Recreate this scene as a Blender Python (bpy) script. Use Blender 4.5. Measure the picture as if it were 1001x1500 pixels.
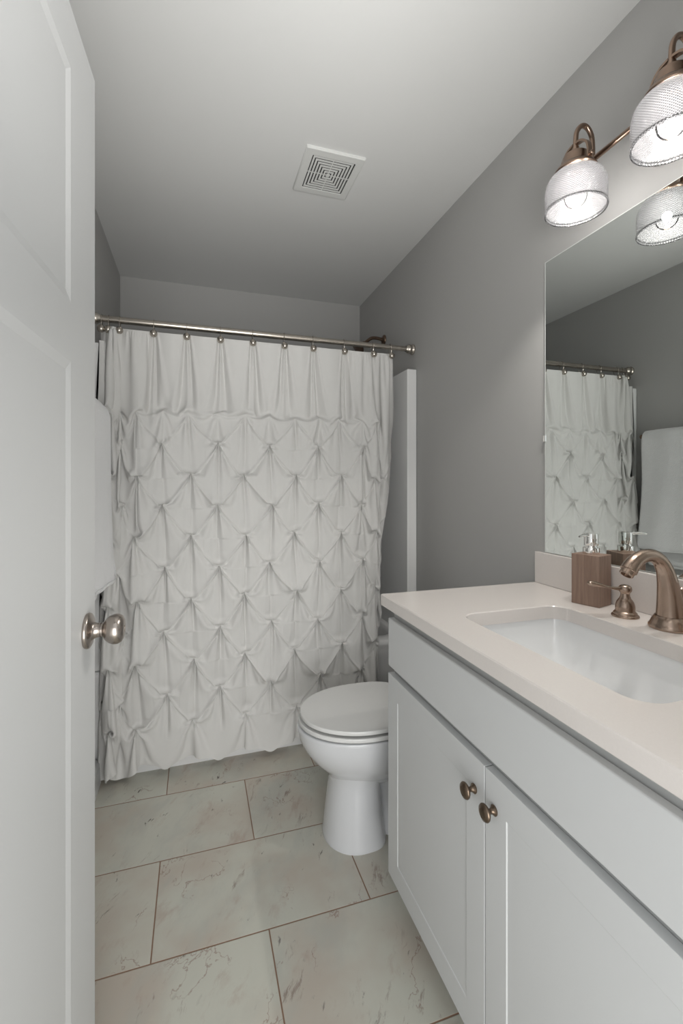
import bpy, bmesh, math, random
import numpy as np
from mathutils import Vector, Matrix
for o in list(bpy.data.objects): bpy.data.objects.remove(o)
scn = bpy.context.scene
COL = scn.collection
H = 1.245                       # eye height above the floor
XR, XL, YB, YF, ZC = 1.091, -.433, 2.997, .24, 2.493
ZT = .922                       # counter top

# ------------------------------------------------------------------ camera
cd = bpy.data.cameras.new('camera'); cam = bpy.data.objects.new('camera', cd); COL.objects.link(cam)
cd.sensor_fit = 'VERTICAL'; cd.sensor_height = 36; cd.lens = 667/1500*36; cd.shift_y = -40/1500
cd.clip_start = .02
cam.location = (0, 0, H); cam.rotation_euler = (math.pi/2, 0, -math.atan(213/667))
scn.camera = cam

# ------------------------------------------------------------------ world, lights, exposure
scn.view_settings.view_transform = 'Standard'; scn.view_settings.look = 'None'
scn.view_settings.gamma = 1; scn.view_settings.use_curve_mapping = False
scn.view_settings.exposure = 0.15
w = bpy.data.worlds.new('world'); scn.world = w; w.use_nodes = True
w.node_tree.nodes['Background'].inputs[0].default_value = (.95, .98, 1, 1)
w.node_tree.nodes['Background'].inputs[1].default_value = .9
def area(name, loc, rot, sx, sy, e, col=(1, 1, 1)):
    l = bpy.data.lights.new(name, 'AREA'); l.shape = 'RECTANGLE'; l.size = sx; l.size_y = sy; l.energy = e; l.color = col
    o = bpy.data.objects.new(name, l); COL.objects.link(o); o.location = loc; o.rotation_euler = rot
    return o
area('hall_fill', (.15, -1.05, .85), (math.radians(-90-28), 0, math.pi), 1.2, 1.9, 35, (1, .993, .972))  # added fill light behind the camera, tilted up to even out the ceiling
fl_ = area('bounce_fill', (.2,.02,1.42), (math.radians(180-38), math.radians(4), 0), .35, .25, 5.0, (1, .993, .972)); fl_.data.spread = math.radians(100)  # added out-of-view fill aimed at the ceiling, standing in for a bounced flash
BULB = 8


# ------------------------------------------------------------------ materials
class NT:
    def __init__(s, m): s.t = m.node_tree; s.n = s.t.nodes; s.l = s.t.links
    def new(s, ty, **kw):
        n = s.n.new(ty)
        for k, v in kw.items():
            if k.startswith('i_'):
                key = k[2:]; key = int(key) if key.isdigit() else key
                s.set(n.inputs[key], v)
            else: setattr(n, k, v)
        return n
    def set(s, inp, v):
        if isinstance(v, bpy.types.NodeSocket): s.l.new(v, inp)
        else: inp.default_value = v
    def m(s, op, a, b=0.0, c=0.0):
        n = s.n.new('ShaderNodeMath'); n.operation = op
        s.set(n.inputs[0], a); s.set(n.inputs[1], b); s.set(n.inputs[2], c)
        return n.outputs[0]
    def mix(s, f, a, b):
        n = s.n.new('ShaderNodeMix'); n.data_type = 'RGBA'
        s.set(n.inputs['Factor'], f); s.set(n.inputs['A'] if False else n.inputs[6], a); s.set(n.inputs[7], b)
        return n.outputs[2]
    def noise(s, vec, scale, detail=3, rough=.5, dist=0):
        n = s.new('ShaderNodeTexNoise'); s.set(n.inputs['Vector'], vec)
        n.inputs['Scale'].default_value = scale; n.inputs['Detail'].default_value = detail
        n.inputs['Roughness'].default_value = rough; n.inputs['Distortion'].default_value = dist
        return n.outputs['Fac']
    def ramp(s, f, a, b):
        n = s.n.new('ShaderNodeMapRange'); n.interpolation_type = 'SMOOTHSTEP'
        s.set(n.inputs['Value'], f); n.inputs['From Min'].default_value = a; n.inputs['From Max'].default_value = b
        return n.outputs[0]
    def bump(s, h, strength=.3, dist=.002):
        n = s.new('ShaderNodeBump'); s.set(n.inputs['Height'], h)
        n.inputs['Strength'].default_value = strength; n.inputs['Distance'].default_value = dist
        return n.outputs[0]
    def coord(s, which='Object'): return s.new('ShaderNodeTexCoord').outputs[which]
def srgb(r, g, b):
    f = lambda c: ((c/255+.055)/1.055)**2.4 if c > 10 else c/255/12.92
    return (f(r), f(g), f(b), 1)
def mat(name, col, rough=.5, metal=0, spec=.5, noise=None, bump=None, coat=0, aniso=0):
    """noise=(scale, amount) tints the colour; bump=(scale, strength, distance)"""
    m = bpy.data.materials.new(name); m.use_nodes = True; t = NT(m)
    p = t.n['Principled BSDF']
    p.inputs['Base Color'].default_value = col; p.inputs['Roughness'].default_value = rough
    p.inputs['Metallic'].default_value = metal; p.inputs['Specular IOR Level'].default_value = spec
    p.inputs['Coat Weight'].default_value = coat; p.inputs['Coat Roughness'].default_value = .06
    p.inputs['Anisotropic'].default_value = aniso
    c = t.coord()
    if noise:
        f = t.noise(c, noise[0], 4)
        a = tuple(x*(1-noise[1]) for x in col[:3])+(1,); b = tuple(min(1, x*(1+noise[1])) for x in col[:3])+(1,)
        t.set(p.inputs['Base Color'], t.mix(f, a, b))
    if bump: t.set(p.inputs['Normal'], t.bump(t.noise(c, bump[0], 3), bump[1], bump[2]))
    return m
M = {}
M['wall'] = mat('grey_wall_paint', (.44, .436, .427, 1), .55, spec=.35, noise=(3, .02), bump=(220, .12, .001))
M['ceiling'] = mat('ceiling_paint', (.66, .662, .655, 1), .85, spec=.2, bump=(160, .15, .001))
M['trim'] = mat('white_trim_paint', (.70, .705, .70, 1), .35, noise=(4, .01))
M['door'] = mat('white_door_paint', (.57, .575, .575, 1), .38, noise=(3, .012), bump=(60, .05, .001))
M['cabinet'] = mat('white_cabinet_lacquer', (.61, .62, .625, 1), .38, noise=(3, .012))
M['cabinet_in'] = mat('cabinet_carcass', (.42, .43, .43, 1), .5, noise=(5, .02))
M['quartz'] = mat('pale_quartz', (.72, .675, .645, 1), .16, noise=(260, .03), spec=.5)
M['porcelain'] = mat('white_porcelain', (.68, .69, .71, 1), .06, coat=.5, noise=(2, .008))
M['basin'] = mat('white_sink_porcelain', (.86, .865, .87, 1), .08, coat=.5, noise=(2, .006))
M['seat'] = mat('seat_plastic', (.72, .72, .71, 1), .09, noise=(2, .008))
M['acrylic'] = mat('white_acrylic', (.86, .86, .855, 1), .22, noise=(2, .01))
M['nickel'] = mat('brushed_nickel', (.50, .46, .41, 1), .26, metal=1, noise=(30, .06), bump=(300, .04, .0005), aniso=.3)
M['knobnickel'] = mat('satin_nickel_knob', (.40, .355, .32, 1), .26, metal=1, noise=(30, .06), aniso=.3)
M['copper'] = mat('brushed_bronze', (.40, .305, .245, 1), .24, metal=1, noise=(25, .08), aniso=.4)
M['bronze'] = mat('antique_bronze', (.30, .215, .165, 1), .28, metal=1, noise=(25, .12))
M['darkbronze'] = mat('dark_bronze', (.22, .155, .115, 1), .3, metal=1, noise=(25, .12))
M['pull'] = mat('aged_bronze_knob', (.17, .128, .095, 1), .3, metal=1, noise=(40, .12))
M['chrome'] = mat('chrome', (.88, .87, .85, 1), .06, metal=1, noise=(3, .01))
M['dark'] = mat('dark_gap', (.02, .02, .02, 1), .8, noise=(5, .05))
M['vent'] = mat('vent_plastic', (.66, .665, .65, 1), .45, noise=(4, .01))
M['silver'] = mat('mirror_silvering', (.80, .83, .81, 1), .0, metal=1, noise=(2, .002))
M['edge'] = mat('mirror_glass_edge', (.80, .83, .80, 1), .2, noise=(8, .03))
def wood():
    m = mat('brown_wood', srgb(126, 103, 90), .5); t = NT(m); p = t.n['Principled BSDF']
    mp = t.new('ShaderNodeMapping'); mp.inputs['Scale'].default_value = (45, 45, 3); t.set(mp.inputs[0], t.coord())
    f = t.noise(mp.outputs[0], 3, 6, .6)
    t.set(p.inputs['Base Color'], t.mix(t.ramp(f, .3, .7), srgb(130, 106, 92), srgb(152, 127, 112)))
    t.set(p.inputs['Normal'], t.bump(f, .2, .001)); return m
M['wood'] = wood()
def cloth(name, col, sc, st, sheen=.3, trans=0):
    m = mat(name, col, .85, spec=.15); t = NT(m); p = t.n['Principled BSDF']
    p.inputs['Sheen Weight'].default_value = sheen
    c = t.coord(); a = t.noise(c, sc, 2); b = t.noise(c, 25, 4)
    t.set(p.inputs['Base Color'], t.mix(b, tuple(x*.96 for x in col[:3])+(1,), col))
    t.set(p.inputs['Normal'], t.bump(t.m('ADD', a, t.m('MULTIPLY', b, .8)), st, .002))
    if trans:
        tr = t.new('ShaderNodeBsdfTranslucent'); tr.inputs[0].default_value = col
        mx = t.new('ShaderNodeMixShader'); mx.inputs[0].default_value = trans
        t.l.new(p.outputs[0], mx.inputs[1]); t.l.new(tr.outputs[0], mx.inputs[2])
        t.l.new(mx.outputs[0], t.n['Material Output'].inputs[0])
    return m
M['curtain'] = cloth('white_curtain_cotton', (.72, .712, .695, 1), 900, .12, .1, .06)
M['towel'] = cloth('white_terry', (.80, .80, .81, 1), 260, .8, .5)
def tile():
    m = bpy.data.materials.new('marble_floor_tile'); m.use_nodes = True; t = NT(m); p = t.n['Principled BSDF']
    c = t.coord(); s = t.new('ShaderNodeSeparateXYZ'); t.set(s.inputs[0], c); x, y = s.outputs[0], s.outputs[1]
    rr = t.m('DIVIDE', t.m('SUBTRACT', y, 1.277), .339); row = t.m('FLOOR', rr)
    odd = t.m('MODULO', t.m('ADD', row, 100.), 2.)
    xx = t.m('DIVIDE', t.m('SUBTRACT', t.m('ADD', x, .113), t.m('MULTIPLY', odd, .3075)), .612); colm = t.m('FLOOR', xx)
    fy = t.m('SUBTRACT', rr, row); fx = t.m('SUBTRACT', xx, colm)
    dy = t.m('MULTIPLY', t.m('MINIMUM', fy, t.m('SUBTRACT', 1., fy)), .339)
    dx = t.m('MULTIPLY', t.m('MINIMUM', fx, t.m('SUBTRACT', 1., fx)), .612)
    d = t.m('MINIMUM', dx, dy)
    tl = t.ramp(d, .0013, .0024)
    idv = t.new('ShaderNodeCombineXYZ'); t.set(idv.inputs[0], t.m('MULTIPLY', colm, 3.7)); t.set(idv.inputs[1], t.m('MULTIPLY', row, 5.3)); t.set(idv.inputs[2], t.m('MULTIPLY', t.m('ADD', row, colm), 1.9))
    va = t.new('ShaderNodeVectorMath', operation='ADD'); t.set(va.inputs[0], c); t.set(va.inputs[1], idv.outputs[0]); v = va.outputs[0]
    ro = t.new('ShaderNodeMapping'); ro.inputs['Rotation'].default_value = (0, 0, math.radians(24)); t.set(ro.inputs[0], v)
    wz = t.new('ShaderNodeTexNoise'); t.set(wz.inputs['Vector'], v); wz.inputs['Scale'].default_value = 5.; wz.inputs['Detail'].default_value = 3
    wv = t.new('ShaderNodeVectorMath', operation='MULTIPLY_ADD'); t.set(wv.inputs[0], wz.outputs['Color']); wv.inputs[1].default_value = (.10, .10, .10); t.set(wv.inputs[2], ro.outputs[0])
    def stretched(sx, sy):
        mp = t.new('ShaderNodeMapping'); mp.inputs['Scale'].default_value = (sx, sy, 1); t.set(mp.inputs[0], wv.outputs[0]); return mp.outputs[0]
    big = t.noise(v, 3.0, 4, .55); mid = t.noise(stretched(2.2, .9), 4, 5, .6)
    base = t.mix(t.ramp(big, .38, .66), srgb(202, 202, 191), srgb(193, 184, 172))
    base = t.mix(t.m('MULTIPLY', t.ramp(mid, .45, .70), .55), base, srgb(182, 184, 177))
    # faint rosy clouds, long diagonal streaks and short dark flecks
    base = t.mix(t.m('MULTIPLY', t.ramp(t.noise(stretched(3, 1.2), 5, 5, .65), .56, .74), .45), base, srgb(170, 144, 132))
    st = t.noise(stretched(26, 5.5), 1.3, 6, .72); gate = t.ramp(t.noise(v, 5.5, 3), .47, .62)
    base = t.mix(t.m('MULTIPLY', t.m('MULTIPLY', t.ramp(st, .58, .68), gate), .62), base, srgb(128, 106, 96))
    fl = t.noise(stretched(40, 14), 1.4, 4, .6); gate2 = t.ramp(t.noise(v, 8.5, 2), .54, .66)
    base = t.mix(t.m('MULTIPLY', t.m('MULTIPLY', t.ramp(fl, .62, .70), gate2), .95), base, srgb(104, 98, 94))
    vn = t.noise(stretched(1.5, .9), 2.6, 6, .62); vein = t.m('SUBTRACT', 1., t.ramp(t.m('ABSOLUTE', t.m('SUBTRACT', vn, .5)), .0, .007))
    gate3 = t.ramp(t.noise(v, 4.2, 2), .50, .60)
    base = t.mix(t.m('MULTIPLY', t.m('MULTIPLY', vein, gate3), .55), base, srgb(138, 106, 94))
    colr = t.mix(tl, srgb(140, 112, 92), base)
    t.set(p.inputs['Base Color'], colr)
    t.set(p.inputs['Roughness'], t.m('SUBTRACT', .75, t.m('MULTIPLY', tl, .49)))
    t.set(p.inputs['Normal'], t.bump(t.ramp(d, .0008, .003), .5, .0015))
    return m
M['tile'] = tile()
def shade_glass():
    m = bpy.data.materials.new('ribbed_glass'); m.use_nodes = True; t = NT(m)
    t.n.remove(t.n['Principled BSDF'])
    uv = t.new('ShaderNodeSeparateXYZ'); t.set(uv.inputs[0], t.coord()); x, y, z = uv.outputs
    ang = t.m('ARCTAN2', y, x)
    ribs = t.m('SINE', t.m('MULTIPLY', ang, 72.)); rings = t.m('SINE', t.m('MULTIPLY', z, 2*math.pi/.0052))
    g = t.m('MULTIPLY', t.m('ADD', t.m('MULTIPLY', ribs, rings), 1.), .5)
    nrm = t.bump(g, .6, .0012)
    tr = t.new('ShaderNodeBsdfTransparent'); tr.inputs[0].default_value = (.9, .9, .91, 1)
    tl = t.new('ShaderNodeBsdfTranslucent'); tl.inputs[0].default_value = (.075, .075, .078, 1)
    df = t.new('ShaderNodeBsdfDiffuse'); df.inputs[0].default_value = (.09, .09, .094, 1)
    gl = t.new('ShaderNodeBsdfGlossy'); gl.inputs[0].default_value = (.6, .6, .6, 1); gl.inputs['Roughness'].default_value = .16
    t.set(gl.inputs['Normal'], nrm)
    a = t.new('ShaderNodeMixShader'); t.set(a.inputs[0], t.m('ADD', .30, t.m('MULTIPLY', g, .62))); t.l.new(tr.outputs[0], a.inputs[1]); t.l.new(tl.outputs[0], a.inputs[2])
    b = t.new('ShaderNodeMixShader'); b.inputs[0].default_value = .16; t.l.new(a.outputs[0], b.inputs[1]); t.l.new(df.outputs[0], b.inputs[2])
    fr = t.new('ShaderNodeFresnel'); fr.inputs[0].default_value = 1.5; t.set(fr.inputs['Normal'], nrm)
    c = t.new('ShaderNodeMixShader'); t.set(c.inputs[0], fr.outputs[0]); t.l.new(b.outputs[0], c.inputs[1]); t.l.new(gl.outputs[0], c.inputs[2])
    t.l.new(c.outputs[0], t.n['Material Output'].inputs[0]); return m
M['shade'] = shade_glass()
def clear_glass():
    m = bpy.data.materials.new('clear_bulb_glass'); m.use_nodes = True; t = NT(m); t.n.remove(t.n['Principled BSDF'])
    tr = t.new('ShaderNodeBsdfTransparent'); gl = t.new('ShaderNodeBsdfGlossy'); gl.inputs['Roughness'].default_value = .03
    fr = t.new('ShaderNodeLayerWeight'); fr.inputs[0].default_value = .10
    nz = t.noise(t.coord(), 4, 1); t.set(gl.inputs['Color'], t.mix(nz, (.93, .93, .93, 1), (1, 1, 1, 1)))
    a = t.new('ShaderNodeMixShader'); t.set(a.inputs[0], fr.outputs['Fresnel']); t.l.new(tr.outputs[0], a.inputs[1]); t.l.new(gl.outputs[0], a.inputs[2])
    t.l.new(a.outputs[0], t.n['Material Output'].inputs[0]); return m
M['bulbglass'] = clear_glass()
# ------------------------------------------------------------------ mesh helpers
class MB:
    def __init__(s): s.v = []; s.f = []
    def add(s, vs, fs, mx=None):
        n = len(s.v)
        s.v += [tuple(mx @ Vector(p)) if mx else tuple(p) for p in vs]
        s.f += [tuple(i+n for i in f) for f in fs]; return s
    def box(s, a, b, mx=None):
        x0, y0, z0 = a; x1, y1, z1 = b
        return s.add([(x0,y0,z0),(x1,y0,z0),(x1,y1,z0),(x0,y1,z0),(x0,y0,z1),(x1,y0,z1),(x1,y1,z1),(x0,y1,z1)],
              [(3,2,1,0),(4,5,6,7),(0,1,5,4),(1,2,6,5),(2,3,7,6),(3,0,4,7)], mx)
    def loft(s, rings, closed=True, cap0=True, cap1=True, mx=None):
        n = len(rings[0]); vs = [p for r in rings for p in r]; fs = []
        for i in range(len(rings)-1):
            for j in range(n if closed else n-1):
                k = (j+1) % n
                fs.append((i*n+j, i*n+k, (i+1)*n+k, (i+1)*n+j))
        if cap0: fs.append(tuple(reversed(range(n))))
        if cap1: fs.append(tuple(range((len(rings)-1)*n, len(rings)*n)))
        return s.add(vs, fs, mx)
    def lathe(s, prof, seg=40, mx=None, cap0=False, cap1=False):
        rings = [[(r*math.cos(2*math.pi*j/seg), r*math.sin(2*math.pi*j/seg), z) for j in range(seg)] for r, z in prof]
        return s.loft(rings, True, cap0 or prof[0][0] > 1e-5 and cap0, cap1, mx)
    def tube(s, pts, rad, seg=16, caps=True, flat=None):
        P = [Vector(p) for p in pts]; n = len(P); R = rad if isinstance(rad, (list, tuple)) else [rad]*n
        T = [(P[min(i+1, n-1)]-P[max(i-1, 0)]).normalized() for i in range(n)]
        u = T[0].orthogonal().normalized(); rings = []
        for i in range(n):
            u = (u-T[i]*u.dot(T[i])).normalized(); v = T[i].cross(u)
            rings.append([tuple(P[i]+R[i]*(math.cos(a)*u+math.sin(a)*v)) for a in [2*math.pi*j/seg for j in range(seg)]])
        return s.loft(rings, True, caps, caps)
    def build(s, name, m, parent=None, smooth=True, bevel=0, segs=2, sub=0, angle=35):
        me = bpy.data.meshes.new(name); me.from_pydata(s.v, [], s.f); me.materials.append(m)
        bm = bmesh.new(); bm.from_mesh(me); bmesh.ops.remove_doubles(bm, verts=bm.verts, dist=1e-6)
        bmesh.ops.recalc_face_normals(bm, faces=bm.faces); bm.to_mesh(me); bm.free()
        o = bpy.data.objects.new(name, me); COL.objects.link(o)
        if parent: o.parent = parent
        if smooth:
            me.polygons.foreach_set('use_smooth', [True]*len(me.polygons))
            me.set_sharp_from_angle(angle=math.radians(angle))
        if bevel:
            b = o.modifiers.new('bevel', 'BEVEL'); b.width = bevel; b.segments = segs; b.limit_method = 'ANGLE'; b.angle_limit = math.radians(30); b.harden_normals = smooth
        if sub:
            d = o.modifiers.new('sub', 'SUBSURF'); d.levels = d.render_levels = sub
        return o
def recenter(o, p):
    """move a mesh object's origin to p (world), geometry stays"""
    p = Vector(p); o.data.transform(Matrix.Translation(-p)); o.location = p; return o
def tag(o, label=None, cat=None, group=None, kind=None):
    for k, v in (('label', label), ('category', cat), ('group', group), ('kind', kind)):
        if v: o[k] = v
    return o
def empty(name, loc, rz=0, **kw):
    o = bpy.data.objects.new(name, None); COL.objects.link(o); o.location = loc; o.rotation_euler = (0, 0, rz)
    o.empty_display_size = .05; return tag(o, **kw)
def struct(o, label=None): o['kind'] = 'structure'; return o
def spline(pts, n=8):
    """Catmull-Rom through points of any dimension"""
    P = [np.array(p, float) for p in pts]; P = [2*P[0]-P[1]]+P+[2*P[-1]-P[-2]]; out = []
    for i in range(1, len(P)-2):
        for k in range(n):
            t = k/n; a, b, c, d = P[i-1:i+3]
            out.append(.5*(2*b+(c-a)*t+(2*a-5*b+4*c-d)*t*t+(3*b-a-3*c+d)*t**3))
    out.append(P[-2]); return [tuple(float(c) for c in p) for p in out]
def rrect(x0, x1, y0, y1, r, z, n=8):
    out = []
    for cx, cy, a0 in ((x1-r, y1-r, 0), (x0+r, y1-r, 90), (x0+r, y0+r, 180), (x1-r, y0+r, 270)):
        for k in range(n+1):
            a = math.radians(a0+90*k/n); out.append((cx+r*math.cos(a), cy+r*math.sin(a), z))
    return out
def panelled(wd, ht, th, panels, depth, bev, mb=None):
    """slab 0..wd (x) 0..ht (z), front face at y=0 looking -y, thickness th; panels=(x0,x1,z0,z1)"""
    mb = mb or MB()
    xs = sorted({0, wd, *[p[0] for p in panels], *[p[1] for p in panels]}); zs = sorted({0, ht, *[p[2] for p in panels], *[p[3] for p in panels]})
    for i in range(len(xs)-1):
        for j in range(len(zs)-1):
            x0, x1, z0, z1 = xs[i], xs[i+1], zs[j], zs[j+1]; xm, zm = (x0+x1)/2, (z0+z1)/2
            if any(p[0] < xm < p[1] and p[2] < zm < p[3] for p in panels): continue
            mb.add([(x0,0,z0),(x1,0,z0),(x1,0,z1),(x0,0,z1)], [(0,1,2,3)])
    for x0, x1, z0, z1 in panels:
        a = [(x0,0,z0),(x1,0,z0),(x1,0,z1),(x0,0,z1)]; b = [(x0+bev,depth,z0+bev),(x1-bev,depth,z0+bev),(x1-bev,depth,z1-bev),(x0+bev,depth,z1-bev)]
        mb.add(a+b, [(0,1,5,4),(1,2,6,5),(2,3,7,6),(3,0,4,7),(4,5,6,7)])
    mb.add([(x, 0, 0) for x in xs]+[(wd, th, 0), (0, th, 0)], [tuple(range(len(xs)+2))])
    mb.add([(x, 0, ht) for x in xs]+[(wd, th, ht), (0, th, ht)], [tuple(range(len(xs)+2))])
    mb.add([(0, 0, z) for z in zs]+[(0, th, ht), (0, th, 0)], [tuple(range(len(zs)+2))])
    mb.add([(wd, 0, z) for z in zs]+[(wd, th, ht), (wd, th, 0)], [tuple(range(len(zs)+2))])
    mb.add([(0,th,0),(wd,th,0),(wd,th,ht),(0,th,ht)], [(3,2,1,0)])
    return mb

# ================================================================== the room
def wallbox(name, a, b, m): 
    return struct(MB().box(a, b).build(name, m, smooth=False))
wallbox('floor', (-1.3, -2.2, -.06), (XR+.12, YB+.12, 0), M['tile'])
wallbox('ceiling', (XL-.12, YF-.11, ZC), (XR+.12, YB+.12, ZC+.08), M['ceiling'])
wallbox('wall_left', (XL-.12, YF-.11, 0), (XL, YB+.12, ZC), M['wall'])
wallbox('wall_right', (XR, YF-.11, 0), (XR+.12, YB+.12, ZC), M['wall'])
wallbox('wall_back', (XL, YB, 0), (XR, YB+.12, ZC), M['wall'])
DH = 2.05
b = MB(); b.box((XL, YF-.11, 0), (-.262, YF, ZC)); b.box((.56, YF-.11, 0), (XR, YF, ZC)); b.box((-.262, YF-.11, DH), (.56, YF, ZC))
struct(b.build('wall_front', M['wall'], smooth=False))
b = MB(); b.box((-.262, YF-.115, 0), (-.243, YF+.005, DH)); b.box((.541, YF-.115, 0), (.56, YF+.005, DH)); b.box((-.262, YF-.115, DH-.019), (.56, YF+.005, DH))
b.box((.5605, YF, 0), (.62, YF+.014, DH+.06)); b.box((-.322, YF, 0), (-.2625, YF+.014, DH+.06)); b.box((-.322, YF, DH+.0005), (.62, YF+.014, DH+.06))
struct(b.build('trim_1', M['trim'], smooth=False, bevel=.002))
# baseboard along the left wall, up to the tub
b = MB(); prof = [(XL, 0), (XL+.054, 0), (XL+.054, .012), (XL+.050, .085), (XL+.030, .105), (XL, .108)]
b.loft([[(x, YF+.02, z) for x, z in prof], [(x, 2.118, z) for x, z in prof]]); struct(b.build('baseboard_left', M['trim'], angle=25))
b = MB(); b.box((XR-.014, 1.24, 0), (XR, 2.118, .09)); struct(b.build('baseboard_right', M['trim'], smooth=False, bevel=.002))

# ------------------------------------------------------------------ door, opened into the room
DA = math.radians(3.21); DE = Vector((-.19, 1.003, .012)); DW = .762; DT = .035; DHH = 2.028
d = panelled(DW, DHH, DT, [(.147, DW-.13, 1.535, 1.925), (.147, DW-.13, .25, 1.437)], .0031, .016)
door = d.build('door_1', M['door'], smooth=False, bevel=.0012, segs=2); struct(door)
# local x runs from the free edge to the hinge, local -y faces the room (towards +X)
door.matrix_world = Matrix.Translation(DE) @ Matrix(((-math.sin(DA), -math.cos(DA), 0, 0), (-math.cos(DA), math.sin(DA), 0, 0), (0, 0, 1, 0), (0, 0, 0, 1)))
# knob axis along local -y
ky = Matrix.Translation((.0585, 0, .975-.012)) @ Matrix.Rotation(math.pi/2, 4, 'X')
hd = MB().lathe([(0, 0), (.0315, 0), (.0325, .003), (.0315, .0065), (.028, .0085), (.019, .0105), (.0155, .013), (.0135, .017), (.0128, .022), (.0128, .0245)], 56, ky)
hd.lathe([(.0116, .0245), (.0116, .0262), (.0128, .0262), (.0128, .0285), (.0150, .0300), (.0200, .0335), (.0250, .0400), (.0275, .0475), (.0272, .0545), (.0240, .0605), (.0175, .0640), (.0095, .0650), (.0060, .0648), (.0055, .0638), (0, .0636)], 56, ky)
kn = hd.build('door_handle', M['knobnickel'], angle=50); kn.parent = door; kn['label'] = 'round satin nickel door knob with disc rosette'
hinges = MB()
for z in (.25, 1.0, 1.78): hinges.lathe([(0, z), (.007, z), (.007, z+.09), (0, z+.09)], 16, Matrix.Translation((DW+.002, .004, 0)))
hg = hinges.build('hinge', M['knobnickel']); hg.parent = door

# ------------------------------------------------------------------ bathtub and its wall surround
TY, TX0, TX1, TZ = 2.12, XL+.003, XR-.003, .462
def tubring(i, z, r, y0=0): return rrect(TX0+i, TX1-i, TY+i+y0, YB-.004-i, r, z, 6)
rings = [tubring(.022, 0, .004), tubring(.022, .07, .004), tubring(.016, .085, .004), tubring(.014, .40, .006), tubring(.004, .425, .008), tubring(0, .437, .010), tubring(0, .452, .012), tubring(.004, .460, .014), tubring(.012, TZ, .02),
         tubring(.07, TZ, .09), tubring(.082, TZ-.008, .1), tubring(.09, TZ-.03, .1), tubring(.13, .16, .12), tubring(.17, .11, .12), tubring(.24, .098, .08)]
tub = MB().loft(rings).build('bathtub', M['acrylic'], angle=40)
recenter(tub, ((TX0+TX1)/2, (TY+YB)/2, 0)); tag(tub, 'white alcove bathtub whose front shows below the curtain and beside the toilet', 'bathtub')
SZ = .598+H; T = .053
def sring(o, r, z):      # U-shaped wall panels, outline seen from above
    x0, x1, y0, y1 = XL+.002, XR-.002, 2.13, YB-.002; pts = [(x0, y0), (x0, y1), (x1, y1), (x1, y0)]
    a = T-o; inner = [(x1-a, y0+o)]
    for k in range(9):
        an = math.pi/2*k/8; inner.append((x1-a-.06+.06*math.cos(an), y1-a-.06+.06*math.sin(an)))
    for k in range(9):
        an = math.pi/2+math.pi/2*k/8; inner.append((x0+a+.06+.06*math.cos(an), y1-a-.06+.06*math.sin(an)))
    inner.append((x0+a, y0+o))
    return [(x, y, z) for x, y in [(x0, y0+o), (x0, y1), (x1, y1), (x1, y0+o)]+inner]
s = MB().loft([sring(0, 0, TZ+.002), sring(0, 0, SZ-.006), sring(.002, 0, SZ-.002), sring(.006, 0, SZ)])
sur = s.build('tub_surround', M['acrylic'], angle=40, bevel=.004, segs=2)
recenter(sur, ((TX0+TX1)/2, YB, TZ)); tag(sur, 'white moulded shower surround lining the tub alcove, its right edge seen beside the curtain', 'shower surround')

# ------------------------------------------------------------------ shower head behind the rod
sh = empty('wall_shower', (XR, 2.56, .880+H), label='dark bronze shower head on a curved arm above the right end of the curtain rod', cat='shower head')
mx = Matrix.Rotation(-math.pi/2, 4, 'Y')
MB().lathe([(0, .0005), (.030, .0005), (.031, .004), (.028, .009), (.018, .013), (.0115, .016)], 40, mx).build('flange', M['darkbronze'], sh, angle=50)
arm = spline([(-.008, 0, 0), (-.045, 0, .006), (-.080, 0, .004), (-.105, 0, -.012), (-.128, 0, -.032)], 8)
MB().tube(arm, .0098, 18).build('arm', M['darkbronze'], sh)
hm = Matrix.Translation((-.128, 0, -.032)) @ Matrix.Rotation(math.radians(232), 4, 'Y')
MB().lathe([(.010, -.006), (.015, 0), (.016, .012), (.012, .018), (.018, .025), (.032, .036), (.043, .046), (.046, .052), (.0455, .057), (.041, .0585), (0, .0575)], 44, hm).build('head', M['darkbronze'], sh, angle=45)

# ------------------------------------------------------------------ curtain rod and hooks
RY, RZ = 2.172, .712+H
rod = empty('curtain_rod', (XL, RY, RZ), label='brushed nickel tension rod spanning the tub alcove, carrying the curtain hooks', cat='curtain rod')
mx = Matrix.Rotation(math.pi/2, 4, 'Y')
MB().lathe([(.0150, .015), (.0150, 1.0)], 32, mx).build('outer_tube', M['nickel'], rod)
MB().lathe([(.0136, .99), (.0136, 1.509)], 32, mx).build('inner_tube', M['nickel'], rod)
fl = [(0, .0005), (.026, .0005), (.0275, .004), (.0265, .009), (.022, .013), (.0215, .016), (.0245, .021), (.0245, .027), (.020, .035), (.0170, .040), (.0152, .044)]
MB().lathe(fl, 40, mx).build('end_cap', M['nickel'], rod, angle=50)
MB().lathe(fl, 40, Matrix.Translation((XR-XL, 0, 0)) @ Matrix.Rotation(-math.pi/2, 4, 'Y')).build('end_cap', M['nickel'], rod, angle=50)

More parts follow.
